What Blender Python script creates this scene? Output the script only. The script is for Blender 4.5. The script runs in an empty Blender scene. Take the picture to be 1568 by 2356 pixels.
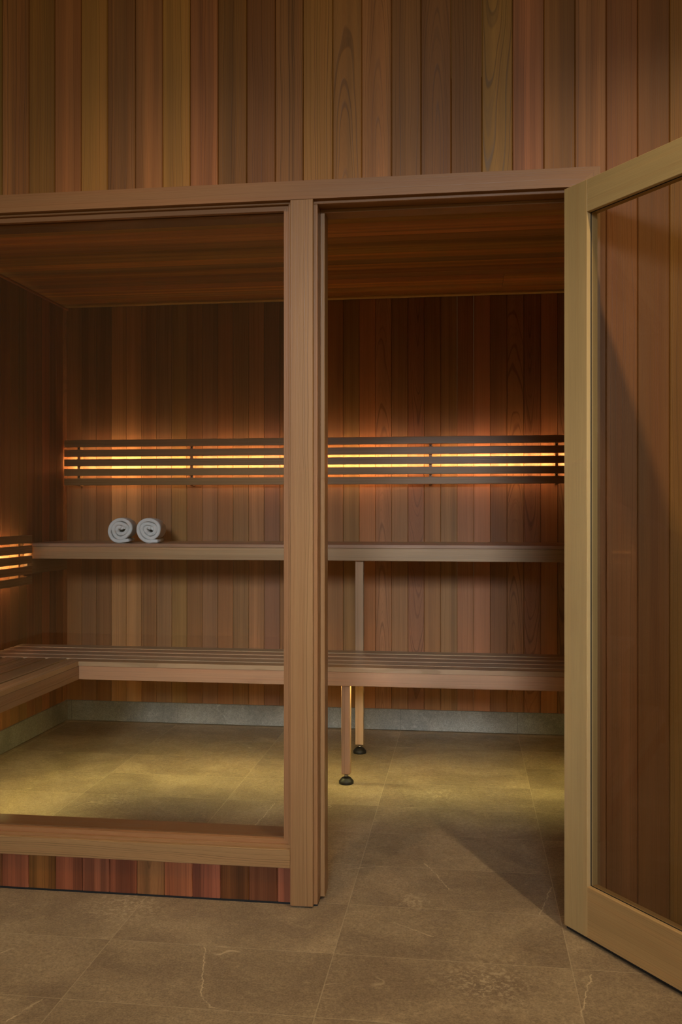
# Cedar sauna front: glazed panel, open glass door, benches, lit backrests.
# X runs along the front wall (right +), Y into the sauna, Z up. Metres.
import bpy, math, random
from mathutils import Vector, Matrix

R = random.Random(7)
scene = bpy.context.scene
COL = scene.collection
scene.view_settings.view_transform = 'Standard'
scene.view_settings.look = 'None'
scene.view_settings.exposure = 0.0
scene.view_settings.gamma = 1.0


def lin(c):
    return tuple(((v / 255.0) / 12.92 if v / 255.0 <= 0.04045 else ((v / 255.0 + 0.055) / 1.055) ** 2.4) for v in c)


# ------------------------------------------------------------------ materials
class NT:
    """small helper around a node tree"""
    def __init__(self, name):
        self.m = bpy.data.materials.new(name)
        self.m.use_nodes = True
        self.t = self.m.node_tree
        self.t.nodes.clear()
        self.out = self.t.nodes.new('ShaderNodeOutputMaterial')

    def n(self, kind, **kw):
        nd = self.t.nodes.new(kind)
        for k, v in kw.items():
            setattr(nd, k, v)
        return nd

    def link(self, a, b):
        self.t.links.new(a, b)

    def val(self, sock, v):
        if hasattr(v, 'is_output'):
            self.link(v, sock)
        else:
            sock.default_value = v

    def math(self, op, a, b=0.0, c=0.0, clamp=False):
        nd = self.n('ShaderNodeMath', operation=op, use_clamp=clamp)
        self.val(nd.inputs[0], a); self.val(nd.inputs[1], b); self.val(nd.inputs[2], c)
        return nd.outputs[0]

    def vec(self, x, y, z):
        nd = self.n('ShaderNodeCombineXYZ')
        for i, v in enumerate((x, y, z)):
            self.val(nd.inputs[i], v)
        return nd.outputs[0]

    def noise(self, vec=None, scale=1.0, detail=2.0, rough=0.5, dim='3D', w=None, dist=0.0):
        nd = self.n('ShaderNodeTexNoise', noise_dimensions=dim)
        if vec is not None: self.link(vec, nd.inputs['Vector'])
        if w is not None: self.val(nd.inputs['W'], w)
        nd.inputs['Scale'].default_value = scale
        nd.inputs['Detail'].default_value = detail
        nd.inputs['Roughness'].default_value = rough
        nd.inputs['Distortion'].default_value = dist
        return nd.outputs[0]

    def ramp(self, v, lo, hi, a=0.0, b=1.0, smooth=True):
        nd = self.n('ShaderNodeMapRange', clamp=True)
        if smooth: nd.interpolation_type = 'SMOOTHSTEP'
        self.val(nd.inputs[0], v)
        for i, q in zip((1, 2, 3, 4), (lo, hi, a, b)):
            self.val(nd.inputs[i], q)
        return nd.outputs[0]

    def mix(self, f, a, b, blend='MIX'):
        nd = self.n('ShaderNodeMix', data_type='RGBA', blend_type=blend)
        self.val(nd.inputs[0], f)
        for s, v in ((nd.inputs[6], a), (nd.inputs[7], b)):
            if hasattr(v, 'is_output'): self.link(v, s)
            else: s.default_value = (*v[:3], 1)
        return nd.outputs[2]

    def scale(self, col, f):
        nd = self.n('ShaderNodeVectorMath', operation='SCALE')
        self.link(col, nd.inputs[0]); self.val(nd.inputs['Scale'], f)
        return nd.outputs[0]

    def bsdf(self, col, rough, spec=0.3, bump=None, bs=0.3, bd=0.001, metal=0.0):
        b = self.n('ShaderNodeBsdfPrincipled')
        if hasattr(col, 'is_output'): self.link(col, b.inputs['Base Color'])
        else: b.inputs['Base Color'].default_value = (*col, 1)
        self.val(b.inputs['Roughness'], rough)
        b.inputs['Specular IOR Level'].default_value = spec
        b.inputs['Metallic'].default_value = metal
        if bump is not None:
            bm = self.n('ShaderNodeBump')
            bm.inputs['Strength'].default_value = bs
            bm.inputs['Distance'].default_value = bd
            self.link(bump, bm.inputs['Height'])
            self.link(bm.outputs[0], b.inputs['Normal'])
        self.link(b.outputs[0], self.out.inputs[0])
        return b


def wood_material(name, rough=0.45, spec=0.2, ring_amp=0.55, streak=0.45, freq=320.0, red=0.25):
    """solid wood: growth rings round an axis given per board by the attributes gc / tint / prm"""
    t = NT(name)
    a = t.n('ShaderNodeAttribute', attribute_name='gc')
    c = t.n('ShaderNodeAttribute', attribute_name='tint')
    p = t.n('ShaderNodeAttribute', attribute_name='prm')
    s = t.n('ShaderNodeSeparateXYZ'); t.link(a.outputs['Vector'], s.inputs[0])
    q = t.n('ShaderNodeSeparateXYZ'); t.link(p.outputs['Vector'], q.inputs[0])
    X, Y, Z = s.outputs
    seed, ra, sa = q.outputs
    # wobble of the rings along the board
    wv = t.vec(t.math('MULTIPLY_ADD', X, 9.0, seed), t.math('MULTIPLY', Y, 1.6), t.math('MULTIPLY_ADD', Z, 9.0, seed))
    wob = t.math('MULTIPLY', t.math('SUBTRACT', t.noise(wv, 1.0, 2.0, 0.55), 0.5), 0.030)
    r = t.math('ADD', t.math('SQRT', t.math('ADD', t.math('MULTIPLY', X, X), t.math('MULTIPLY', Z, Z))), wob)
    ring = t.noise(None, 1.0, 1.5, 0.6, '1D', w=t.math('MULTIPLY_ADD', r, freq, seed))
    late = t.ramp(ring, 0.50, 0.72)
    # broad heartwood streaks
    sv = t.vec(t.math('MULTIPLY_ADD', X, 26.0, seed), t.math('MULTIPLY', Y, 0.45), t.math('MULTIPLY', seed, 1.7))
    st = t.noise(sv, 1.0, 2.0, 0.55)
    stc = t.ramp(st, 0.30, 0.70)
    # fine fibre
    fv = t.vec(t.math('MULTIPLY_ADD', X, 700.0, seed), t.math('MULTIPLY', Y, 9.0), t.math('MULTIPLY', Z, 700.0))
    fb = t.noise(fv, 1.0, 2.0, 0.6)
    # blotches
    bv = t.vec(t.math('MULTIPLY_ADD', X, 7.0, seed), t.math('MULTIPLY', Y, 1.8), seed)
    bl = t.noise(bv, 1.0, 2.0, 0.5)
    f = t.math('SUBTRACT', 1.0, t.math('MULTIPLY', t.math('MULTIPLY', late, ra), ring_amp))
    f = t.math('MULTIPLY', f, t.math('ADD', 1.0, t.math('MULTIPLY', t.math('MULTIPLY', t.math('SUBTRACT', stc, 0.55), sa), streak)))
    f = t.math('MULTIPLY', f, t.math('MULTIPLY_ADD', t.math('SUBTRACT', fb, 0.5), 0.30, 1.0))
    f = t.math('MULTIPLY', f, t.math('MULTIPLY_ADD', t.math('SUBTRACT', bl, 0.5), 0.35, 1.0))
    col = t.scale(c.outputs['Color'], f)
    hue = t.mix(t.math('MULTIPLY', t.ramp(t.noise(sv, 1.7, 1.0, 0.5), 0.42, 0.68), red), (1, 1, 1), (1.05, 0.84, 0.74))
    col = t.mix(1.0, col, hue, 'MULTIPLY')
    h = t.math('SUBTRACT', t.math('MULTIPLY', fb, 0.5), t.math('MULTIPLY', late, ra))
    rg = t.math('MULTIPLY_ADD', late, -0.10, rough)
    t.bsdf(col, rg, spec, h, 0.35, 0.0006)
    return t.m


WALLWOOD = wood_material('cedar_cladding')
LINEWOOD = wood_material('cedar_lining', rough=0.5, spec=0.22, ring_amp=0.55, streak=0.34, freq=300.0, red=0.10)
TRIMWOOD = wood_material('clear_trim_wood', rough=0.38, spec=0.18, ring_amp=0.38, streak=0.16, freq=330.0, red=0.2)
BENCHWOOD = wood_material('bench_wood', rough=0.36, spec=0.4, ring_amp=0.45, streak=0.3, freq=280.0, red=0.3)


SCRATCHES = [[(-0.6838, 2.3912), (-0.6504, 2.2507), (-0.6242, 2.1491), (-0.5869, 2.0993), (-0.5435, 2.0918)], [(0.3106, 2.3756), (0.2875, 2.292), (0.258, 2.1717)], [(0.2585, 2.9089), (0.2092, 2.7098)], [(-0.137, 3.0586), (-0.0943, 2.9648), (-0.0524, 2.8472)], [(-0.2016, 2.6034), (-0.0898, 2.5296)], [(-0.9924, 2.0796), (-1.0279, 1.9804)], [(-0.7485, 3.6055), (-0.7677, 3.3171)], [(-0.3771, 2.9702), (-0.2688, 3.0144)]]
PATCHES = [(-0.1487, 2.7483, 0.05), (-0.1175, 3.8045, 0.07), (-0.9827, 2.6056, 0.09), (0.0506, 2.3018, 0.1), (-1.398, 3.5629, 0.07)]


def tile_material(name, base, dark, light, grid=True):
    t = NT(name)
    tc = t.n('ShaderNodeTexCoord')
    P = tc.outputs['Object']
    s = t.n('ShaderNodeSeparateXYZ'); t.link(P, s.inputs[0])
    x, y, z = s.outputs
    gx = t.math('DIVIDE', t.math('ADD', x, 0.342), 0.605)
    gy = t.math('DIVIDE', t.math('SUBTRACT', y, 2.09), 0.3075)
    cell = t.vec(t.math('FLOOR', gx), t.math('FLOOR', gy), 0.0)
    wn = t.n('ShaderNodeTexWhiteNoise', noise_dimensions='3D'); t.link(cell, wn.inputs['Vector'])
    off = t.n('ShaderNodeVectorMath', operation='MULTIPLY_ADD')
    t.link(wn.outputs['Color'], off.inputs[0]); off.inputs[1].default_value = (9, 9, 9) if grid else (0, 0, 0); t.link(P, off.inputs[2])
    V = off.outputs[0]
    n1 = t.noise(V, 3.2, 5.0, 0.62, dist=0.6)
    n2 = t.noise(V, 22.0, 4.0, 0.7)
    n3 = t.noise(V, 190.0, 3.0, 0.7)
    n4 = t.noise(V, 75.0, 3.0, 0.65, dist=0.5)
    col = t.mix(t.ramp(n1, 0.32, 0.68), dark, base)
    col = t.mix(t.math('MULTIPLY', t.ramp(n2, 0.52, 0.78), 0.45), col, light)
    col = t.scale(col, t.math('MULTIPLY_ADD', t.math('SUBTRACT', n3, 0.5), 1.5, 1.0))
    col = t.scale(col, t.math('MULTIPLY_ADD', t.math('SUBTRACT', n4, 0.5), 0.8, 1.0))
    col = t.scale(col, t.math('MULTIPLY_ADD', wn.outputs['Value'], 0.16, 0.92))
    # pale mineral veins
    vv = t.noise(V, 1.1, 5.0, 0.55, dist=0.3)
    ridge = t.math('ABSOLUTE', t.math('SUBTRACT', vv, 0.5))
    vm = t.math('MULTIPLY', t.ramp(ridge, 0.0, 0.0042, 1.0, 0.0), t.ramp(t.noise(V, 5.5, 2.0, 0.5), 0.60, 0.72))
    col = t.mix(t.math('MULTIPLY', vm, 0.5), col, tuple(min(1, k * 1.7) for k in light))
    h = t.math('MULTIPLY_ADD', n2, 0.6, t.math('MULTIPLY', n3, 0.4))
    if grid:
        # longer pale scratches and mineral patches of single tiles
        wx = t.math('MULTIPLY_ADD', t.math('SUBTRACT', t.noise(P, 40.0, 3.0, 0.6), 0.5), 0.022, x)
        wy = t.math('MULTIPLY_ADD', t.math('SUBTRACT', t.noise(P, 33.0, 3.0, 0.6), 0.5), 0.022, y)
        dmin = None
        for line in SCRATCHES:
            for (ax, ay), (bx, by) in zip(line[:-1], line[1:]):
                dx, dy = bx - ax, by - ay
                q = dx * dx + dy * dy
                tt = t.math('MULTIPLY_ADD', t.math('SUBTRACT', wx, ax), dx / q, t.math('MULTIPLY', t.math('SUBTRACT', wy, ay), dy / q), clamp=True)
                ex_ = t.math('SUBTRACT', t.math('SUBTRACT', wx, ax), t.math('MULTIPLY', tt, dx))
                ey_ = t.math('SUBTRACT', t.math('SUBTRACT', wy, ay), t.math('MULTIPLY', tt, dy))
                d = t.math('SQRT', t.math('ADD', t.math('MULTIPLY', ex_, ex_), t.math('MULTIPLY', ey_, ey_)))
                dmin = d if dmin is None else t.math('MINIMUM', dmin, d)
        sm = t.math('MULTIPLY', t.ramp(dmin, 0.0006, 0.0028, 1.0, 0.0), t.ramp(n2, 0.30, 0.62, 0.15, 0.75))
        col = t.mix(sm, col, tuple(min(1, k * 1.45) for k in light))
        for (cx, cy, r) in PATCHES:
            ex_ = t.math('SUBTRACT', wx, cx); ey_ = t.math('SUBTRACT', wy, cy)
            d = t.math('SQRT', t.math('ADD', t.math('MULTIPLY', ex_, ex_), t.math('MULTIPLY', ey_, ey_)))
            pm = t.math('MULTIPLY', t.ramp(d, 0.0, r * 1.8, 0.8, 0.0), t.ramp(n4, 0.50, 0.62))
            col = t.mix(pm, col, tuple(k * 1.12 for k in light))
        ex = t.math('ABSOLUTE', t.math('SUBTRACT', t.math('FRACT', t.math('ADD', gx, 0.5)), 0.5))
        ey = t.math('ABSOLUTE', t.math('SUBTRACT', t.math('FRACT', t.math('ADD', gy, 0.5)), 0.5))
        lx = t.ramp(t.math('MULTIPLY', ex, 0.605), 0.0010, 0.0019, 1.0, 0.0)
        ly = t.ramp(t.math('MULTIPLY', ey, 0.3075), 0.0010, 0.0019, 1.0, 0.0)
        g = t.math('MAXIMUM', lx, ly)
        col = t.mix(t.math('MULTIPLY', g, 0.42), col, tuple(k * 1.2 for k in light))
        h = t.math('SUBTRACT', h, t.math('MULTIPLY', g, 0.6))
    else:
        ex = t.math('ABSOLUTE', t.math('SUBTRACT', t.math('FRACT', t.math('ADD', gx, 0.5)), 0.5))
        g = t.ramp(t.math('MULTIPLY', ex, 0.605), 0.0008, 0.0016, 1.0, 0.0)
        col = t.mix(t.math('MULTIPLY', g, 0.6), col, tuple(k * 0.35 for k in dark))
    t.bsdf(col, t.ramp(n2, 0.3, 0.7, 0.44, 0.6), 0.4, h, 0.5, 0.0012)
    return t.m


FLOORMAT = tile_material('stone_floor_tile', (0.365, 0.277, 0.172), (0.235, 0.172, 0.108), (0.47, 0.375, 0.245))
SKIRTMAT = tile_material('stone_skirting_tile', (0.275, 0.262, 0.230), (0.185, 0.175, 0.152), (0.40, 0.385, 0.34), grid=False)


def plain(name, col, rough=0.5, spec=0.5, metal=0.0):
    t = NT(name); t.bsdf(col, rough, spec, metal=metal); return t.m


RUBBER = plain('black_rubber', (0.010, 0.009, 0.008), 0.45, 0.5)
STEEL = plain('steel', (0.55, 0.52, 0.47), 0.28, 0.5, 1.0)
SEAL_AND_SHADE = plain('dark_gasket_and_gap_shade', (0.012, 0.013, 0.015), 0.55, 0.3)  # also colours the shade strip under the front boards
SCREWMAT = plain('dark_screw', (0.02, 0.015, 0.012), 0.4, 0.5, 0.6)


def glass_material(name, tint, refl=1.0):
    t = NT(name)
    lw = t.n('ShaderNodeLayerWeight')
    f = t.math('MULTIPLY_ADD', t.math('POWER', lw.outputs['Facing'], 5.0), 0.95, 0.043)
    f = t.math('MULTIPLY', f, refl, clamp=True)
    tr = t.n('ShaderNodeBsdfTransparent'); tr.inputs[0].default_value = (*tint, 1)
    gl = t.n('ShaderNodeBsdfGlossy'); gl.inputs['Roughness'].default_value = 0.0
    gl.inputs[0].default_value = (1, 1, 1, 1)
    mx = t.n('ShaderNodeMixShader')
    t.link(f, mx.inputs[0]); t.link(tr.outputs[0], mx.inputs[1]); t.link(gl.outputs[0], mx.inputs[2])
    t.link(mx.outputs[0], t.out.inputs[0])
    return t.m


GLASS = glass_material('clear_glass', (0.985, 0.985, 0.975), 0.5)
DOORGLASS = glass_material('door_glass', (0.85, 0.845, 0.82), 0.8)


def emission(name, col, strength):
    t = NT(name)
    e = t.n('ShaderNodeEmission'); e.inputs[0].default_value = (*col, 1); e.inputs[1].default_value = strength
    t.link(e.outputs[0], t.out.inputs[0])
    return t.m


LED_BACK = emission('warm_backrest_led', (1.0, 0.65, 0.34), 100.0)
LED_BENCH = emission('warm_bench_led', (1.0, 0.86, 0.32), 72.0)
LED_BENCH_LEFT = emission('warm_bench_led_left', (1.0, 0.86, 0.32), 98.0)


def terry_material():
    t = NT('white_terry_cloth')
    tc = t.n('ShaderNodeTexCoord')
    n = t.noise(tc.outputs['Object'], 420.0, 3.0, 0.65)
    n2 = t.noise(tc.outputs['Object'], 60.0, 2.0, 0.5)
    f = t.math('MULTIPLY_ADD', t.math('SUBTRACT', n, 0.5), 0.35, 1.0)
    f = t.math('MULTIPLY', f, t.math('MULTIPLY_ADD', t.math('SUBTRACT', n2, 0.5), 0.2, 1.0))
    rgb = t.n('ShaderNodeRGB'); rgb.outputs[0].default_value = (0.90, 0.91, 0.91, 1)
    b = t.bsdf(t.scale(rgb.outputs[0], f), 0.95, 0.05, t.math('ADD', n, n2), 0.9, 0.003)
    return t.m


TERRY = terry_material()


# ------------------------------------------------------------------ mesh building
class Board:
    """wood of one board: grain axis (0,1,2), colour, ring centre"""
    def __init__(self, axis, tint, kind=None, rnd=R, ra=None, sa=None, across=None):
        self.axis = axis
        o = [k for k in (0, 1, 2) if k != axis]
        if across is not None and o[0] != across:
            o = o[::-1]
        self.o = o
        self.tint = tint
        self.seed = rnd.uniform(0, 60)
        if kind is None:
            kind = 'flat' if rnd.random() < 0.3 else 'straight'
        self.kind = kind
        if kind == 'flat':      # cathedral figure: rings nearly tangent to the face
            self.cx = rnd.uniform(-0.016, 0.016); self.slope = rnd.choice((-1, 1)) * rnd.uniform(0.035, 0.06); self.cz = rnd.uniform(0.012, 0.03)
            self.ra = rnd.uniform(0.4, 0.65)
        else:
            self.cx = rnd.choice((-1, 1)) * rnd.uniform(0.10, 0.25); self.cz = rnd.uniform(0.0, 0.05); self.slope = rnd.uniform(-0.004, 0.004)
            self.ra = rnd.uniform(0.2, 0.65)
        self.sa = rnd.uniform(0.4, 1.1)
        if ra is not None: self.ra = ra
        if sa is not None: self.sa = sa
        self.orig = None

    def gc(self, p):
        if self.orig is None: self.orig = tuple(p)
        q = [p[i] - self.orig[i] for i in range(3)]
        al = q[self.axis] + self.seed
        sl = abs(self.slope) * self.half + self.slope * q[self.axis] if self.kind == 'flat' else self.slope * q[self.axis]
        return (q[self.o[0]] - self.cx, al, q[self.o[1]] + self.cz + sl)


class WB:
    """collects boards and builds them as ONE mesh object"""
    def __init__(self):
        self.v = []; self.f = []; self.gc = []; self.tint = []; self.prm = []

    def add(self, verts, faces, b, centre=None):
        if b.orig is None:
            lo = [min(p[i] for p in verts) for i in range(3)]; hi = [max(p[i] for p in verts) for i in range(3)]
            b.orig = tuple((lo[i] + hi[i]) / 2 for i in range(3)); b.half = (hi[b.axis] - lo[b.axis]) / 2
        n = len(self.v)
        for p in verts:
            self.v.append(tuple(p)); self.gc.append(b.gc(p)); self.tint.append(b.tint); self.prm.append((b.seed, b.ra, b.sa))
        self.f += [tuple(i + n for i in f) for f in faces]
        return self

    def box(self, lo, hi, b, c=0.0012):
        lo = [min(a, q) for a, q in zip(lo, hi)] if False else list(lo)
        mid = [(lo[i] + hi[i]) / 2 for i in range(3)]
        h = [(hi[i] - lo[i]) / 2 for i in range(3)]
        c = min(c, min(h) * 0.45)
        V = []; I = {}
        for sx in (-1, 1):
            for sy in (-1, 1):
                for sz in (-1, 1):
                    for a in (0, 1, 2):
                        sg = (sx, sy, sz)
                        I[(sg, a)] = len(V)
                        V.append(tuple(mid[i] + sg[i] * (h[i] - (0 if i == a else c)) for i in range(3)))
        F = []

        def orient(idx):
            pts = [Vector(V[i]) for i in idx]
            nrm = (pts[1] - pts[0]).cross(pts[2] - pts[0])
            cen = sum(pts, Vector()) / len(pts) - Vector(mid)
            return tuple(idx) if nrm.dot(cen) >= 0 else tuple(idx[::-1])
        for a in (0, 1, 2):
            u, w = [k for k in (0, 1, 2) if k != a]
            for s in (-1, 1):
                q = []
                for (su, sw) in ((-1, -1), (1, -1), (1, 1), (-1, 1)):
                    sg = [0, 0, 0]; sg[a] = s; sg[u] = su; sg[w] = sw
                    q.append(I[(tuple(sg), a)])
                F.append(orient(q))
            # edges along axis a
            for su in (-1, 1):
                for sw in (-1, 1):
                    q = []
                    for (sa, ax) in ((-1, u), (1, u), (1, w), (-1, w)):
                        sg = [0, 0, 0]; sg[a] = sa; sg[u] = su; sg[w] = sw
                        q.append(I[(tuple(sg), ax)])
                    F.append(orient(q))
        for sx in (-1, 1):
            for sy in (-1, 1):
                for sz in (-1, 1):
                    F.append(orient([I[((sx, sy, sz), a)] for a in (0, 1, 2)]))
        return self.add(V, F, b)

    def prism(self, poly, axis, lo, hi, b):
        """extrude a convex polygon (pairs in the two other axes) along axis"""
        u, w = [k for k in (0, 1, 2) if k != axis]
        V = []
        for e in (lo, hi):
            for (pu, pw) in poly:
                p = [0, 0, 0]; p[axis] = e; p[u] = pu; p[w] = pw
                V.append(tuple(p))
        n = len(poly)
        F = [tuple(range(n)), tuple(range(2 * n - 1, n - 1, -1))]
        for i in range(n):
            j = (i + 1) % n
            F.append((i, i + n, j + n, j))
        cen = sum((Vector(p) for p in V), Vector()) / len(V)
        G = []
        for f in F:
            pts = [Vector(V[i]) for i in f]
            nr = (pts[1] - pts[0]).cross(pts[2] - pts[1])
            G.append(f if nr.dot(sum(pts, Vector()) / len(pts) - cen) >= 0 else f[::-1])
        return self.add(V, G, b)

    def build(self, name, mat, parent=None, loc=(0, 0, 0)):
        me = bpy.data.meshes.new(name)
        me.from_pydata(self.v, [], self.f)
        a = me.attributes.new('gc', 'FLOAT_VECTOR', 'POINT'); a.data.foreach_set('vector', [k for p in self.gc for k in p])
        a = me.attributes.new('prm', 'FLOAT_VECTOR', 'POINT'); a.data.foreach_set('vector', [k for p in self.prm for k in p])
        a = me.attributes.new('tint', 'FLOAT_COLOR', 'POINT'); a.data.foreach_set('color', [k for p in self.tint for k in (*p, 1.0)])
        me.materials.append(mat)
        me.update()
        o = bpy.data.objects.new(name, me); COL.objects.link(o)
        o.location = loc
        if parent is not None: o.parent = parent
        return o


def mesh(name, verts, faces, mat, parent=None, smooth=False, loc=(0, 0, 0)):
    me = bpy.data.meshes.new(name)
    me.from_pydata([tuple(v) for v in verts], [], faces)
    me.materials.append(mat); me.update()
    if smooth:
        for p in me.polygons: p.use_smooth = True
    o = bpy.data.objects.new(name, me); COL.objects.link(o); o.location = loc
    if parent is not None: o.parent = parent
    return o


def simple_box(name, lo, hi, mat, parent=None, loc=(0, 0, 0)):
    x0, y0, z0 = lo; x1, y1, z1 = hi
    V = [(x0, y0, z0), (x1, y0, z0), (x1, y1, z0), (x0, y1, z0), (x0, y0, z1), (x1, y0, z1), (x1, y1, z1), (x0, y1, z1)]
    F = [(3, 2, 1, 0), (4, 5, 6, 7), (0, 1, 5, 4), (1, 2, 6, 5), (2, 3, 7, 6), (3, 0, 4, 7)]
    return mesh(name, V, F, mat, parent, loc=loc)


def lathe(name, prof, mat, parent=None, n=40, loc=(0, 0, 0), axis='z', smooth=True):
    V = []; F = []
    for (r, z) in prof:
        for k in range(n):
            a = 2 * math.pi * k / n
            p = (r * math.cos(a), r * math.sin(a), z)
            if axis == 'y': p = (p[0], -p[2], p[1])
            V.append(p)
    m = len(prof)
    for i in range(m - 1):
        for k in range(n):
            k2 = (k + 1) % n
            F.append((i * n + k, i * n + k2, (i + 1) * n + k2, (i + 1) * n + k))
    F.append(tuple(range(n - 1, -1, -1))); F.append(tuple((m - 1) * n + k for k in range(n)))
    return mesh(name, V, F, mat, parent, smooth, loc)


def empty(name, loc=(0, 0, 0), rz=0.0):
    o = bpy.data.objects.new(name, None); COL.objects.link(o)
    o.location = loc; o.rotation_euler = (0, 0, rz); o.empty_display_size = 0.1
    return o


def tag(o, label, cat, group=None, kind=None):
    o['label'] = label; o['category'] = cat
    if group: o['group'] = group
    if kind: o['kind'] = kind
    return o


# ------------------------------------------------------------------ dimensions
WF = 2.680            # outer face of the front wall boards
CASE = 2.660          # face of the trim boards
WI = 2.800            # inner face of the front wall
YB = 4.900            # face of the back wall
XL, XR = -2.190, 1.30 # faces of the side walls
ZC = 2.275            # sauna ceiling
K = 3.05              # photographed tone of a board -> its albedo


def seen(c, k=K):
    return tuple(min(0.9, v * k) for v in lin(c))


# ------------------------------------------------------------------ floor
fl = simple_box('floor', (-4.0, -3.0, -0.06), (4.0, 5.06, 0.0), FLOORMAT)
tag(fl, 'brown grey stone tile floor with thin pale joints', 'floor', kind='structure')


# ------------------------------------------------------------------ plank helper
def plank(wb, x0, x1, z0, z1, face, thick, normal, b, flip=1, g=0.0026):
    """vertical board with small V edges; normal is the axis the face looks along (1 = Y, 0 = X), flip its direction"""
    d = flip * thick
    # polygon in (across, depth): face at `face`, back at face+d
    poly = [(x0 + 0.0003, face + d), (x0 + 0.0003, face + flip * g), (x0 + g, face), (x1 - g, face), (x1 - 0.0003, face + flip * g), (x1 - 0.0003, face + d)]
    if normal == 1:
        wb.prism(poly, 2, z0, z1, b)
    else:
        wb.prism([(q, p) for (p, q) in poly], 2, z0, z1, b)


# boards of the outer wall: left edges and tones as photographed
EDGES = [-1.405, -1.319, -1.236, -1.152, -1.069, -0.982, -0.897, -0.813, -0.728, -0.641, -0.555, -0.472, -0.385, -0.300, -0.214,
         -0.129, -0.043, 0.044, 0.130, 0.217, 0.303, 0.388, 0.473, 0.559, 0.645]
TONES = [(86, 52, 28), (84, 54, 22), (98, 58, 32), (98, 66, 28), (84, 52, 28), (94, 58, 32), (106, 72, 30), (92, 53, 30), (76, 46, 16),
         (76, 43, 19), (80, 49, 24), (102, 68, 30), (98, 64, 30), (107, 68, 38), (88, 56, 30), (84, 52, 28), (75, 46, 21), (94, 66, 28),
         (98, 58, 38), (85, 54, 26), (92, 58, 36), (86, 50, 28), (80, 47, 24), (94, 62, 28), (84, 52, 26)]
KINDS = ['straight'] * 25
for i in (12, 13, 15, 17): KINDS[i] = 'flat'
RAMP = {3: .5, 6: .5, 10: .9, 11: .75, 12: .6, 13: .5, 15: .55, 17: .7}
SAMP = {0: 1.3, 4: 1.3, 5: 1.2, 7: 1.5, 18: 1.5, 20: 1.3}
boards = []
x = EDGES[0]; pre = []
while x > -3.2:
    x -= 0.0857; pre.append(x)
for x in sorted(pre):
    boards.append((x, (R.randint(78, 100), R.randint(48, 62), R.randint(22, 34)), None, None, None))
for i, x in enumerate(EDGES):
    boards.append((x, TONES[i], KINDS[i], RAMP.get(i), SAMP.get(i)))
x = EDGES[-1]
while x < 2.6:
    x += 0.0857
    boards.append((x, (R.randint(76, 98), R.randint(46, 60), R.randint(22, 34)), None, None, None))
ZTOP = 3.15
WL_, WR_ = -1.98, -0.500      # window opening in the boards
DL_, DR_ = -0.440, 0.318      # door opening
upper = WB(); lower = WB(); rightw = WB(); leftw = WB()
RB = random.Random(21)
for i, (x0, tone, kind, ra, sa) in enumerate(boards[:-1]):
    tone = tuple(.78 * q + .22 * m for q, m in zip(tone, (88, 57, 28)))
    tone = (tone[0] - 1, tone[1] + 2, tone[2])
    x1 = boards[i + 1][0]
    b = Board(2, seen(tone), kind, RB, ra, sa, across=0)
    if x1 <= WL_:
        plank(upper, x0, x1, 0.006, ZTOP, WF, 0.02, 1, b)
    elif x1 > DR_ + 0.05:
        # behind the trim's right leg the board starts at the trim
        plank(upper, max(x0, DR_ + 0.03) if x0 < DR_ + 0.03 and x1 > DR_ + 0.05 else x0, x1, 0.006, ZTOP, WF, 0.02, 1, b) if x0 >= DR_ + 0.02 else (
            plank(upper, x0, x1, 2.085, ZTOP, WF, 0.02, 1, b),
            plank(upper, DR_ + 0.03, x1, 0.006, 2.0845, WF, 0.02, 1, Board(2, seen(tone), kind, RB, ra, sa, across=0)))
    else:
        plank(upper, x0, x1, 2.085, ZTOP, WF, 0.02, 1, b)
LOWTONE = {0: (92, 52, 34), 1: (84, 54, 24), 2: (90, 50, 32), 3: (96, 56, 38), 4: (94, 52, 34), 5: (92, 62, 36), 6: (98, 57, 36), 7: (96, 54, 38),
           8: (72, 42, 20), 9: (86, 50, 30), 10: (94, 54, 38)}
x = -1.985
le = []
k = -7
for k in range(-7, 11):
    x0 = -1.405 + 0.0857 * k + (0.0 if k < 0 else -0.001)
    x1 = x0 + 0.0857
    if x1 < WL_ - 0.005: continue
    x0 = max(x0, WL_); x1 = min(x1, WR_ + 0.012)
    if x1 - x0 < 0.01: continue
    b = Board(2, seen(LOWTONE.get(k, (90, 54, 32)), 2.1), 'flat' if k in (1,) else None, RB, 0.5, 1.6, across=0)
    plank(lower, x0, x1, 0.007, 0.1655, WF, 0.02, 1, b)
o = upper.build('wall_front', WALLWOOD)
tag(o, 'tall outer wall of vertical cedar boards above the glazed front', 'wall', kind='structure')
o = lower.build('wall_front_low', WALLWOOD)
tag(o, 'short reddish cedar boards under the fixed window', 'wall', kind='structure')
# core of the wall behind the boards and its inner lining
core = WB()
RC = random.Random(3)
def liner(x0, x1, z0, z1):
    n = max(1, round((x1 - x0) / 0.085))
    for k in range(n):
        a = x0 + (x1 - x0) * k / n; c = x0 + (x1 - x0) * (k + 1) / n
        core.box((a, WF + 0.0205, z0), (c, WI, z1), Board(2, seen((RC.randint(78, 96), RC.randint(46, 58), RC.randint(22, 32))), None, RC, across=0))
liner(XL - 0.1, WL_ - 0.005, 0.006, 2.40); liner(DR_ + 0.03, XR + 0.1, 0.006, 2.40)
liner(WL_ - 0.004, DR_ + 0.029, 2.075, 2.40); liner(WL_ - 0.004, WR_ - 0.001, 0.006, 0.165); 
o = core.build('wall_front_inner', LINEWOOD)
tag(o, 'inner cedar lining of the front wall around the openings', 'wall', kind='structure')

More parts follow.
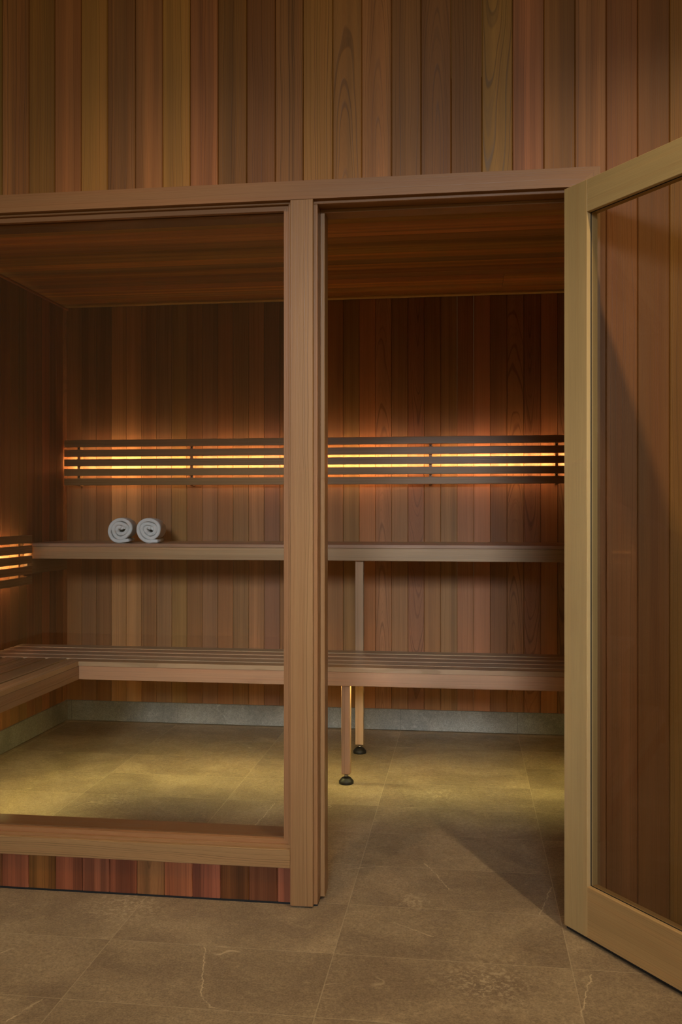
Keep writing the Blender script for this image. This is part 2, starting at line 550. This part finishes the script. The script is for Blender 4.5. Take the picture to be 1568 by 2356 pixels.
# ------------------------------------------------------------------ sauna shell
RL = random.Random(11)
KL = 3.7             # the same for the boards inside
def lining_tone(rnd, spread=1.0):
    t = rnd.random()
    base = Vector((85, 59, 35))
    if t < 0.22: base = Vector((80, 53, 33))
    elif t < 0.40: base = Vector((94, 63, 39))
    elif t < 0.52: base = Vector((89, 59, 36))
    return tuple(base + Vector((rnd.uniform(-4, 4), rnd.uniform(-2.5, 2.5), rnd.uniform(-3, 3))))

bw = WB()
x = XL; k = 0
FLATS = {20, 22, 28, 29, 31, 32, 35}
while x < XR:
    x1 = x + 0.0857
    kk = 'flat' if k in FLATS else 'straight'
    tone = lining_tone(RL)
    if k in (3, 4): tone = (102, 73, 45)
    plank(bw, x, min(x1, XR), 0.112, ZC + 0.03, YB, 0.03, 1, Board(2, seen(tone, KL), kk, RL, 0.6 if kk == 'flat' else RL.uniform(.15, .45), across=0))
    x = x1; k += 1
o = bw.build('wall_back', LINEWOOD); tag(o, 'back wall of the sauna lined with vertical cedar boards', 'wall', kind='structure')
for nm, X, fl_ in (('wall_left', XL, -1), ('wall_right', XR, 1)):
    w = WB(); y = WI
    while y < YB:
        y1 = min(y + 0.0857, YB + 0.03)
        plank(w, y, y1, 0.112, ZC + 0.03, X, 0.03, 0, Board(2, seen(lining_tone(RL), 3.3), None, RL, RL.uniform(.15, .5), across=1), flip=fl_)
        y = y1
    o = w.build(nm, LINEWOOD)
    tag(o, 'left cedar side wall of the sauna' if X < 0 else 'right cedar side wall of the sauna hidden behind the door', 'wall', kind='structure')
cw = WB(); y = YB - 0.012; k = 0
while y > WI - 0.01:
    y0 = y - 0.0857
    b = lambda: Board(0, seen(tuple(Vector(lining_tone(RL)) + Vector((0, 5, -3))), 6.2), 'straight', RL, RL.uniform(.3, .6), RL.uniform(0.8, 1.6), across=1)
    segs = [(XL + 0.006, XR)]
    if k in (2, 3, 4): segs = [(XL + 0.006, 0.1765), (0.1785, XR)]
    for (a, c) in segs:
        g = 0.0026
        cw.prism([(y0, ZC + 0.03), (y0, ZC + g), (y0 + g, ZC), (y - g, ZC), (y, ZC + g), (y, ZC + 0.03)], 0, a, c, b())
    y = y0; k += 1
o = cw.build('ceiling', LINEWOOD); tag(o, 'dark cedar board ceiling of the sauna', 'ceiling', kind='structure')
rf = simple_box('ceiling_deck', (XL - 0.1, WF + 0.02, ZC + 0.031), (XR + 0.1, YB + 0.12, ZC + 0.09), plain('deck', (0.05, 0.03, 0.015), 0.8))
tag(rf, 'dark deck closing the sauna above its ceiling boards', 'ceiling', kind='structure')
tw = WB()
tw.box((XL, WI, ZC - 0.012), (XL + 0.014, YB - 0.001, ZC), Board(1, seen((96, 58, 30)), 'straight', RL, .2), 0.003)
o = tw.build('trim_7', TRIMWOOD); tag(o, 'thin cedar strip where the left wall meets the ceiling', 'trim', kind='structure')
# stone skirtings
o = simple_box('baseboard_back', (XL + 0.001, YB - 0.010, 0.004), (XR, YB + 0.02, 0.1115), SKIRTMAT); tag(o, 'grey stone tile skirting along the back wall', 'baseboard', kind='structure')
o = simple_box('baseboard_left', (XL - 0.02, WI, 0.004), (XL + 0.010, YB - 0.010, 0.1115), SKIRTMAT); tag(o, 'grey stone tile skirting along the left wall', 'baseboard', kind='structure')
o = simple_box('baseboard_right', (XR - 0.010, WI, 0.004), (XR + 0.02, YB - 0.010, 0.1115), SKIRTMAT); tag(o, 'grey stone tile skirting along the right wall', 'baseboard', kind='structure')

# ------------------------------------------------------------------ trim of the front
RT = random.Random(5)
TT = (0.325, 0.178, 0.078)
def trim_tone(f=1.0, d=(0, 0, 0)):
    return tuple(max(0.01, TT[i] * f * (1 + d[i])) for i in range(3))
w = WB()
w.prism([(WL_ - 0.06, 2.058), (0.302, 2.058), (0.369, 2.112), (WL_ - 0.06, 2.112)], 1, CASE, WF, Board(0, trim_tone(0.92, (0.04, -.03, -.03)), 'straight', RT, .35, across=2))
o = w.build('trim_1', TRIMWOOD); tag(o, 'long pale wood head trim above the window and the doorway', 'trim', kind='structure')
w = WB(); w.prism([(0.302, 0.004), (0.369, 0.004), (0.369, 2.112), (0.302, 2.058)], 1, CASE, WF, Board(2, trim_tone(0.95), 'straight', RT, .3, across=0))
o = w.build('trim_2', TRIMWOOD); tag(o, 'pale wood side trim right of the doorway, behind the open door', 'trim', kind='structure')
w = WB(); w.box((-0.507, CASE, 0.005), (-0.440, WF + 0.02, 2.0577), Board(2, trim_tone(1.0), 'straight', RT, .75, across=0), 0.0015)
o = w.build('trim_3', TRIMWOOD); tag(o, 'upright pale wood post between the window and the doorway', 'trim', kind='structure')
w = WB()
bsill = Board(0, trim_tone(0.98, (-.02, .02, .02)), 'straight', RT, .95, across=2); bsill.slope = 0.05
w.box((WL_ - 0.06, CASE, 0.113), (-0.5073, WF, 0.1675), bsill, 0.0015)
o = w.build('trim_4', TRIMWOOD); tag(o, 'pale wood sill trim below the window with bold grain', 'trim', kind='structure')
w = WB(); w.box((WL_ - 0.06, CASE, 0.005), (WL_ + 0.007, WF, 0.1127), Board(2, trim_tone(1.0), 'straight', RT, .5, across=0), 0.0015)
w.box((WL_ - 0.06, CASE, 0.168), (WL_ + 0.007, WF, 2.0577), Board(2, trim_tone(1.0), 'straight', RT, .5, across=0), 0.0015)
o = w.build('trim_5', TRIMWOOD); tag(o, 'pale wood side trim at the far left of the window', 'trim', kind='structure')
# dark strip put in for the shade in the gap under the boards
o = simple_box('gap_shade', (WL_ - 0.05, WF + 0.002, 0.0), (-0.43, WF + 0.10, 0.0062), SEAL_AND_SHADE); tag(o, 'dark strip standing in for the shade where the front boards stop above the floor', 'trim', kind='structure')

# window: frame, stops, pane
win = empty('window_1', (0, 0, 0)); tag(win, 'large fixed sauna window in a stepped pale wood frame', 'window', kind='structure')
rt = lambda f=.95, d=(0.03, -.05, -.08), ra=.35, ax=0, ac=2: Board(ax, trim_tone(f, d), 'straight', RT, ra, across=ac)
fx0, fx1, fz0, fz1 = WL_ + 0.016, -0.515, 0.176, 2.050       # inner edges of the frame face
sx0, sx1, sz0, sz1 = WL_ + 0.031, -0.5305, 0.1885, 2.0345    # inner edges of the stop
w = WB()
w.box((WL_, 2.675, 0.1657), (-0.5005, WI + .005, fz0), rt()); w.box((WL_, 2.675, fz1), (-0.5005, WI + .005, 2.074), rt(.9))
w.box((WL_, 2.675, fz0), (fx0, WI + .005, fz1), rt(ax=2, ac=0)); w.box((fx1, 2.675, fz0), (-0.5005, WI + .005, fz1), rt(.9, ax=2, ac=0))
w.build('window_frame', TRIMWOOD, win)
def ring(name, y0, y1, f):
    w = WB()
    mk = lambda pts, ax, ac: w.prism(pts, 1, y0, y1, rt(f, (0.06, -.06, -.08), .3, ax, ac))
    mk([(fx0, fz0), (fx1, fz0), (sx1, sz0), (sx0, sz0)], 0, 2)
    mk([(fx0, fz1), (fx1, fz1), (sx1, sz1), (sx0, sz1)], 0, 2)
    mk([(fx0, fz0), (sx0, sz0), (sx0, sz1), (fx0, fz1)], 2, 0)
    mk([(fx1, fz0), (sx1, sz0), (sx1, sz1), (fx1, fz1)], 2, 0)
    return w.build(name, TRIMWOOD, win)
ring('glazing_stop', 2.685, 2.701, .98)
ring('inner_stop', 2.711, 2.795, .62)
o = simple_box('pane', (fx0 + .002, 2.703, fz0 + .002), (fx1 - .002, 2.709, fz1 - .002), GLASS, win)
# door frame
jam = empty('door_2', (0, 0, 0)); tag(jam, 'pale wood door frame lining the open sauna doorway', 'door frame', kind='structure')
JL, JR, JT = -0.4287, 0.306, 2.047
w = WB()
w.box((-0.4995, 2.676, 0.006), (JL, WI + .005, JT), rt(1.0, ax=2, ac=0)); 
w.build('jamb', TRIMWOOD, jam)
w = WB(); w.box((JR, 2.676, 0.006), (DR_ + .029, WI + .005, JT), rt(1.0, ax=2, ac=0)); w.build('jamb', TRIMWOOD, jam)
w = WB(); w.box((-0.4995, 2.676, JT), (DR_ + .029, WI + .005, 2.0745), rt(.92)); w.build('head_jamb', TRIMWOOD, jam)
w = WB(); w.box((JL, 2.725, 0.010), (JL + .0135, 2.787, JT - .011), rt(1.05, (0, .02, .03), ax=2, ac=0)); w.build('door_stop', TRIMWOOD, jam)
w = WB(); w.box((JR - .0135, 2.725, 0.010), (JR, 2.787, JT - .011), rt(1.0, ax=2, ac=0)); w.build('door_stop', TRIMWOOD, jam)
w = WB(); w.box((JL, 2.725, JT - .011), (JR, 2.787, JT), rt(1.05, (0, .02, .03))); w.build('door_stop', TRIMWOOD, jam)

# ------------------------------------------------------------------ open door (local: x along the leaf from the hinge, y through it)
DW, DT, DZ0, DZ1 = 0.735, 0.038, 0.013, 2.0392
dang = math.radians(-54.3)
door = empty('door_1', (0.2672, 2.6234, 0), dang)
tag(door, 'open glass sauna door with wide pale wood stiles and rails', 'door', kind='structure')
RD = random.Random(9)
DTONE = (0.51, 0.368, 0.175)
db = lambda ax, ac, f=1.0, ra=.12, d=(0, 0, 0): Board(ax, tuple(DTONE[i] * f * (1 + d[i]) for i in range(3)), 'straight', RD, ra, .6, across=ac)
SW, RT_, RBt = 0.0895, 0.0865, 0.1355
w = WB(); w.box((0, 0, DZ0), (SW, DT, DZ1), db(2, 0), .001); w.build('stile', TRIMWOOD, door)
w = WB(); w.box((DW - SW, 0, DZ0), (DW, DT, DZ1), db(2, 0), .001); w.build('stile', TRIMWOOD, door)
w = WB(); w.box((SW, 0.0002, DZ1 - RT_), (DW - SW, DT, DZ1), db(0, 2, .97), .001); w.build('rail', TRIMWOOD, door)
w = WB(); w.box((SW, 0.0002, DZ0), (DW - SW, DT, DZ0 + RBt), db(0, 2, .88, .35, (.05, -.06, -.12)), .001); w.build('rail', TRIMWOOD, door)
simple_box('pane', (SW - .004, .0152, DZ0 + RBt - .004), (DW - SW + .004, .0212, DZ1 - RT_ + .004), DOORGLASS, door)
g = WB(); gb = .004
# thin dark gasket line round the glass
V = []
for nm, lo, hi in (('g', (SW, .0125, DZ0 + RBt), (SW + .0016, .0152, DZ1 - RT_)), ('g', (SW, .0125, DZ1 - RT_ - .0016), (DW - SW, .0152, DZ1 - RT_)),
                   ('g', (DW - SW - .0016, .0125, DZ0 + RBt), (DW - SW, .0152, DZ1 - RT_)), ('g', (SW, .0125, DZ0 + RBt), (DW - SW, .0152, DZ0 + RBt + .0016))):
    g.box(lo, hi, Board(2, (.01, .01, .01), 'straight', RD), .0002)
o = g.build('glass_gasket', SEAL_AND_SHADE, door)
simple_box('bottom_seal', (0.004, .006, 0.004), (DW - .004, DT - .004, DZ0 + .001), SEAL_AND_SHADE, door)

# ------------------------------------------------------------------ benches
RBn = random.Random(31)
BT = (0.45, 0.285, 0.160)
def bb(ax, f=1.0, d=(0, 0, 0), ra=None, kind='straight', ac=None):
    return Board(ax, tuple(BT[i] * f * (1 + d[i]) * RBn.uniform(.93, 1.07) for i in range(3)), kind, RBn, ra, None, across=ac)

def leg(parent, x0, x1, y0, y1, ztop, zbot=0.043, f=1.0):
    cx, cy = (x0 + x1) / 2, (y0 + y1) / 2
    w = WB(); w.box((x0 - cx, y0 - cy, zbot), (x1 - cx, y1 - cy, ztop), bb(2, f, ac=0), .0015)
    l = w.build('leg', BENCHWOOD, parent, (cx, cy, 0))
    s = lathe('screw_stem', [(.0055, .020), (.0055, .030), (.0085, .0302), (.0085, .036), (.0055, .0362), (.0055, zbot + .004), (.0075, zbot + .0001), (.0075, zbot)][:6], STEEL, l, 20)
    ft = lathe('foot', [(.030, 0.0), (.0315, .0015), (.0315, .0105), (.0305, .0125), (.0205, .0235), (.0170, .0262), (.0120, .0275), (.004, .0277)], RUBBER, l, 40)
    s['label'] = 'steel screw stem'; ft['label'] = 'black rubber foot'
    return l

SLY = [(3.868, 3.938), (3.956, 4.040), (4.058, 4.142), (4.160, 4.244), (4.262, 4.346)]
XBR = 1.28
ZS = 0.4985
lb = empty('sauna_bench', (0, 3.87, 0)); tag(lb, 'lower sauna bench running along the back wall on one visible leg', 'bench', 'sauna benches')
def off(o, root):   # keep world placement under an Empty that is not at the origin
    o.location = Vector(o.location) - Vector(root.location); return o
w = WB()
for i, (y0, y1) in enumerate(SLY):
    if i == 0:
        w.prism([(-1.675, y0), (XBR, y0), (XBR, y1), (-1.745, y1)], 2, ZS - .0195, ZS, bb(0, 1.12, (.0, .02, 0), .3, ac=1))
    else:
        w.box((XL + 0.015, y0, ZS - .0195), (XBR, y1, ZS), bb(0, 1.2, (-.06, 0.03, .14), .4, ac=1), .002)
off(w.build('seat', BENCHWOOD, lb), lb)
w = WB(); w.box((-1.675, 3.872, .4195), (XBR, 3.891, ZS - .0205), bb(0, 1.06, (.06, -.03, -.02), .35, ac=2), .001)
off(w.build('fascia', BENCHWOOD, lb), lb)
off(leg(lb, -0.5226, -0.4847, 3.891, 3.929, ZS - .0200), lb)
off(leg(lb, 0.95, 0.988, 3.891, 3.929, ZS - .0200), lb)
for xx in (-1.60, -0.50, 0.35, 1.15):
    w = WB(); w.box((xx - .02, 3.9295, .425), (xx + .02, 4.352, ZS - .0200), bb(1, .9), .001)
    off(w.build('bearer', BENCHWOOD, lb), lb)
simple_box('light_strip', (-1.60, 3.8925, .430), (-0.53, 3.9025, .4345), LED_BENCH_LEFT, lb, (0, -3.87, 0))
simple_box('light_strip', (-0.483, 3.8925, .430), (0.945, 3.9025, .4345), LED_BENCH, lb, (0, -3.87, 0))

def strip_shield(parent, lo, hi, back, root):
    """added L-shaped shield over and behind a light strip, blocks its spill"""
    (x0, y0, z0), (x1, y1, z1) = lo, hi
    if back == 'y':
        prof = [(y0 - .001, z1 + .0012), (y0 - .001, z1 + .0024), (y1 + .0024, z1 + .0024), (y1 + .0024, z0 - .0013), (y1 + .0012, z0 - .0013), (y1 + .0012, z1 + .0012)]
        V = [(x, p, q) for x in (x0, x1) for (p, q) in prof]
    else:
        prof = [(x1 + .001, z1 + .0012), (x1 + .001, z1 + .0024), (x0 - .0024, z1 + .0024), (x0 - .0024, z0 - .0006), (x0 - .0012, z0 - .0006), (x0 - .0012, z1 + .0012)]
        V = [(p, y, q) for y in (y0, y1) for (p, q) in prof]
    F = [(k, (k + 1) % 6, (k + 1) % 6 + 6, k + 6) for k in range(6)] + [(0, 1, 2, 5), (2, 3, 4, 5), (6, 11, 8, 7), (8, 11, 10, 9)]
    return mesh('light_shield', V, F, STEEL, parent, loc=tuple(-k for k in root))  # unseen, added to cut strip light on the wall and through slat gaps

strip_shield(lb, (-1.60, 3.8925, .430), (-0.53, 3.9025, .4345), 'y', (0, 3.87, 0))
strip_shield(lb, (-0.483, 3.8925, .430), (0.945, 3.9025, .4345), 'y', (0, 3.87, 0))

sb = empty('sauna_bench', (-1.675, 3.3, 0)); tag(sb, 'side sauna bench along the left wall, meeting the lower bench in a corner', 'bench', 'sauna benches')
w = WB(); ye = WI + .012
w.prism([(-1.675, ye), (-1.745, ye), (-1.745, 3.938), (-1.675, 3.868)], 2, ZS - .0195, ZS, bb(1, 1.1, (.0, .0, 0), .3, ac=0))
for x0, x1 in ((-1.847, -1.763), (-1.949, -1.865), (-2.051, -1.967), (-2.153, -2.069)):
    w.box((x0, ye, ZS - .0195), (x1, 3.945, ZS), bb(1, .8, (0.02, -0.02, -.02), .4, ac=0), .002)
off(w.build('seat', BENCHWOOD, sb), sb)
w = WB(); w.box((-1.694, ye, .4195), (-1.6751, 3.8715, ZS - .0205), bb(1, .85, (0, 0, -.05), .4, ac=2), .001)
off(w.build('fascia', BENCHWOOD, sb), sb)
off(leg(sb, -1.733, -1.695, 2.90, 2.938, ZS - .0200), sb)
off(leg(sb, -2.16, -2.122, 2.90, 2.938, ZS - .0200), sb)
simple_box('light_strip', (-1.7055, ye + .14, .430), (-1.6955, 3.80, .4345), LED_BENCH_LEFT, sb, (1.675, -3.3, 0))
strip_shield(sb, (-1.7055, ye + .14, .430), (-1.6955, 3.80, .4345), 'x', (-1.675, 3.3, 0))

ub = empty('sauna_bench', (0, 4.37, 0)); tag(ub, 'upper sauna bench along the back wall that holds the rolled towels', 'bench', 'sauna benches')
ZU = 0.9950
w = WB(); y = 4.368
while y < 4.83:
    w.box((XL + 0.012, y, ZU - .0165), (XBR, y + .088, ZU), bb(0, .9 if y > 4.4 else .97, (-.02, 0, .03), .35, ac=1), .0015)
    y += .097
off(w.build('seat', BENCHWOOD, ub), ub)
w = WB(); w.box((XL + 0.012, 4.372, .9185), (XBR, 4.391, ZU - .0175), bb(0, .95, (.03, -.03, -.05), .45, ac=2), .001)
off(w.build('fascia', BENCHWOOD, ub), ub)
off(leg(ub, -0.5232, -0.4838, 4.393, 4.431, ZU - .0170), ub)
off(leg(ub, 0.95, 0.988, 4.393, 4.431, ZU - .0170), ub)
w = WB(); w.box((XL + .0005, 4.392, .838), (XL + .02, 4.86, ZU - .0170), bb(1, .6, ac=2), .001)
off(w.build('cleat', BENCHWOOD, ub), ub)
for xx in (-1.30, -0.50, 0.35, 1.15):
    w = WB(); w.box((xx - .02, 4.4315, .922), (xx + .02, 4.855, ZU - .0170), bb(1, .9), .001)
    off(w.build('bearer', BENCHWOOD, ub), ub)

# ------------------------------------------------------------------ slatted backrests with light behind
RS = random.Random(77)
ST = (0.36, 0.20, 0.08)
sbd = lambda ax, ac: Board(ax, tuple(k * RS.uniform(.92, 1.08) for k in ST), 'straight', RS, .4, .5, across=ac)
bk = empty('wall_mounted_backrest', (0, YB, 1.295)); tag(bk, 'long lit backrest of five horizontal slats on the back wall', 'backrest')
SZ = [1.5038, 1.4508, 1.3992, 1.3467, 1.2950]
for z in SZ:
    w = WB(); w.box((-2.178, 4.838, z), (1.26, 4.854, z + .0385), sbd(0, 2), .0015)
    off(w.build('slat', BENCHWOOD, bk), bk)
for xx in (-2.1008, -1.4646, -0.1842, 0.4573, 1.10):
    w = WB(); w.box((xx - .008, 4.8545, 1.2915), (xx + .008, YB - .0005, 1.538), sbd(2, 0), .0008)
    bt = off(w.build('batten', BENCHWOOD, bk), bk)
    for zz in (1.4967, 1.3405):
        s = lathe('screw', [(.0035, 0), (.0035, .0012), (.002, .002)], SCREWMAT, bt, 16, (xx, 4.8545, zz), 'y')
        s['label'] = 'dark screw head'
st = simple_box('light_strip', (-2.165, 4.8545, 1.4135), (1.25, 4.8565, 1.4235), LED_BACK, bk, (0, -YB, -1.295))
lk = empty('wall_mounted_backrest', (XL, 3.6, .79)); tag(lk, 'lit slatted backrest on the left wall above the side bench', 'backrest')
LZ = [.9975, .9470, .8965, .8455, .7945]
for z in LZ:
    w = WB(); w.box((-2.142, WI + .05, z), (-2.126, 4.357, z + .0385), sbd(1, 2), .0015)
    off(w.build('slat', BENCHWOOD, lk), lk)
for yy in (4.255, 3.62, 2.98):
    w = WB(); w.box((XL + .0005, yy - .008, .787), (-2.1425, yy + .008, 1.032), sbd(2, 1), .0008)
    off(w.build('batten', BENCHWOOD, lk), lk)
simple_box('light_strip', (-2.1445, WI + .06, .9105), (-2.1425, 4.350, .9205), LED_BACK, lk, (-XL, -3.6, -.79))


# ------------------------------------------------------------------ rolled towels
def towel(loc, rz, seed, rad, turns, squash, tilt, tail, lift, L=0.235):
    r_ = random.Random(seed)
    th = 0.0178; pitch = th + 0.0006
    r0 = rad - th - pitch * turns
    ph = [r_.uniform(0, 6.28) for _ in range(4)]
    pts = []      # centre line of the cloth: (x, z, nx, nz, depth shift)
    N = int(turns * 44)
    a_end = -math.pi / 2
    def P(i):
        t = i / N
        a = a_end - (1 - t) * turns * 2 * math.pi
        r = r0 + pitch * turns * t + th / 2
        wob = (0.0022 * math.sin(2 * a + ph[0] + 3 * t) + 0.0016 * math.sin(3 * a + ph[1]))
        r = max(.004, r + wob * (0.4 + 0.6 * (1 - t)) * (1.2 if t < .95 else max(0, (1 - t) / .05)))
        x, z = r * math.cos(a), r * math.sin(a)
        x, z = x * (1 + squash), z * (1 - squash * .5)
        x += tilt * z
        return x, z
    cl = [P(i) for i in range(N + 1)]
    x, z = cl[-1]
    n2 = 14
    for k in range(1, n2 + 1):
        q = k / n2
        cl.append((x + tail * q, z - 0.0005 + lift * q * q + 0.002 * math.sin(q * 3.1)))
    V = []; F = []
    # rounded cross-section of the cloth edge: (offset across, y)
    h = th / 2 * .97; c = 0.0048
    ys = [0.0, 0.35, 0.7]
    def section(front, back):
        s = [(-h, front + c), (-h + c * .3, front + c * .3), (-h + c, front), (0, front - .0006), (h - c, front), (h - c * .3, front + c * .3), (h, front + c)]
        n = 7
        for k in range(1, n): s.append((h, front + c + (back - front - 2 * c) * k / n))
        s += [(h, back - c), (h - c * .3, back - c * .3), (h - c, back), (-h + c, back), (-h + c * .3, back - c * .3), (-h, back - c)]
        for k in range(n - 1, 0, -1): s.append((-h, front + c + (back - front - 2 * c) * k / n))
        return s
    m = None
    for i, (x, z) in enumerate(cl):
        x2, z2 = cl[min(i + 1, len(cl) - 1)]; x1, z1 = cl[max(i - 1, 0)]
        tx, tz = x2 - x1, z2 - z1
        ln = math.hypot(tx, tz) or 1
        nx, nz = tz / ln, -tx / ln
        t = i / N
        a = a_end - (1 - min(t, 1)) * turns * 2 * math.pi
        fr = 0.0035 * math.sin(a * 1.0 + ph[2]) + 0.003 * (1 - min(1, t)) + 0.002 * math.sin(5 * a + ph[3])
        taper = 0.78 if i >= len(cl) - 1 else 1.0
        sec = section(fr, L + fr * .6)
        m = len(sec)
        for (o_, y) in sec:
            sw = 1.0 - 0.06 * (y / L) * 0
            V.append((x + nx * o_ * taper, y, z + nz * o_ * taper))
    nC = len(cl)
    for i in range(nC - 1):
        for k in range(m):
            k2 = (k + 1) % m
            F.append((i * m + k, (i + 1) * m + k, (i + 1) * m + k2, i * m + k2))
    F.append(tuple(range(m))); F.append(tuple((nC - 1) * m + k for k in range(m - 1, -1, -1)))
    zmin = min(v[2] for v in V)
    V = [(x, y, z - zmin + 0.0004) for (x, y, z) in V]
    # towel bulges and sags a little along its length
    W_ = []
    for (x, y, z) in V:
        f = 1 + 0.035 * math.sin(math.pi * min(1, max(0, y / L)) * 1.0) - 0.05 * (y / L)
        W_.append((x * f, y, z * (1 + (f - 1) * .8)))
    o = mesh('rolled_towel', W_, F, TERRY, None, True, loc)
    o.rotation_euler = (0, 0, rz)
    return o

t1 = towel((-1.7000, 4.435, ZU), math.radians(13), 4, .0680, 2.72, .03, 0.14, .047, .006)
tag(t1, 'rolled white terry towel on the upper bench, the left one with a curled loose end', 'towel', 'rolled towels on the upper bench')
t2 = towel((-1.5545, 4.440, ZU), math.radians(11), 8, .0680, 2.76, .04, -0.02, .040, .001)
tag(t2, 'rolled white terry towel on the upper bench, the right one nearer the window post', 'towel', 'rolled towels on the upper bench')

# ------------------------------------------------------------------ light
def area(name, loc, target, size, energy, col, sy=None, spread=None):
    l = bpy.data.lights.new(name, 'AREA'); l.energy = energy; l.color = col
    l.shape = 'RECTANGLE'; l.size = size; l.size_y = sy or size
    if spread: l.spread = spread
    o = bpy.data.objects.new(name, l); COL.objects.link(o); o.location = loc
    o.rotation_euler = (Vector(target) - Vector(loc)).to_track_quat('-Z', 'Y').to_euler()
    return o

def spot(name, loc, target, energy, col, ang, blend, rad=0.03):
    l = bpy.data.lights.new(name, 'SPOT'); l.energy = energy; l.color = col
    l.spot_size = math.radians(ang); l.spot_blend = blend; l.shadow_soft_size = rad
    o = bpy.data.objects.new(name, l); COL.objects.link(o); o.location = loc
    o.rotation_euler = (Vector(target) - Vector(loc)).to_track_quat('-Z', 'Y').to_euler()
    return o

area('daylight', (0.0, -7.0, 3.85), (-0.55, 2.7, 0.90), 2.6, 10.0, (0.92, 1.0, 1.08), 1.7, spread=math.radians(18))
spot('downlight_left', (-0.95, 1.53, 3.2), (-0.8, 2.1, 0.0), 56.0, (1.0, 0.70, 0.42), 95, 0.9)
spot('downlight_right', (0.82, 1.42, 3.15), (0.55, 2.1, 0.0), 112.0, (1.0, 0.76, 0.43), 100, 0.9, 0.022)

wd = bpy.data.worlds.new('world'); scene.world = wd; wd.use_nodes = True
bg = wd.node_tree.nodes.get('Background') or wd.node_tree.nodes.new('ShaderNodeBackground')
bg.inputs[0].default_value = (1.0, 0.71, 0.30, 1); bg.inputs[1].default_value = 0.19

# ------------------------------------------------------------------ camera
cd = bpy.data.cameras.new('camera')
cd.sensor_fit = 'HORIZONTAL'; cd.sensor_width = 24.0
cd.lens = 24.0 * 2140.0 / 1568.0
cam = bpy.data.objects.new('camera', cd); COL.objects.link(cam)
cam.location = (0, 0, 1.15)
cam.rotation_euler = (math.pi / 2, 0, math.atan(288.0 / 2140.0))
scene.camera = cam
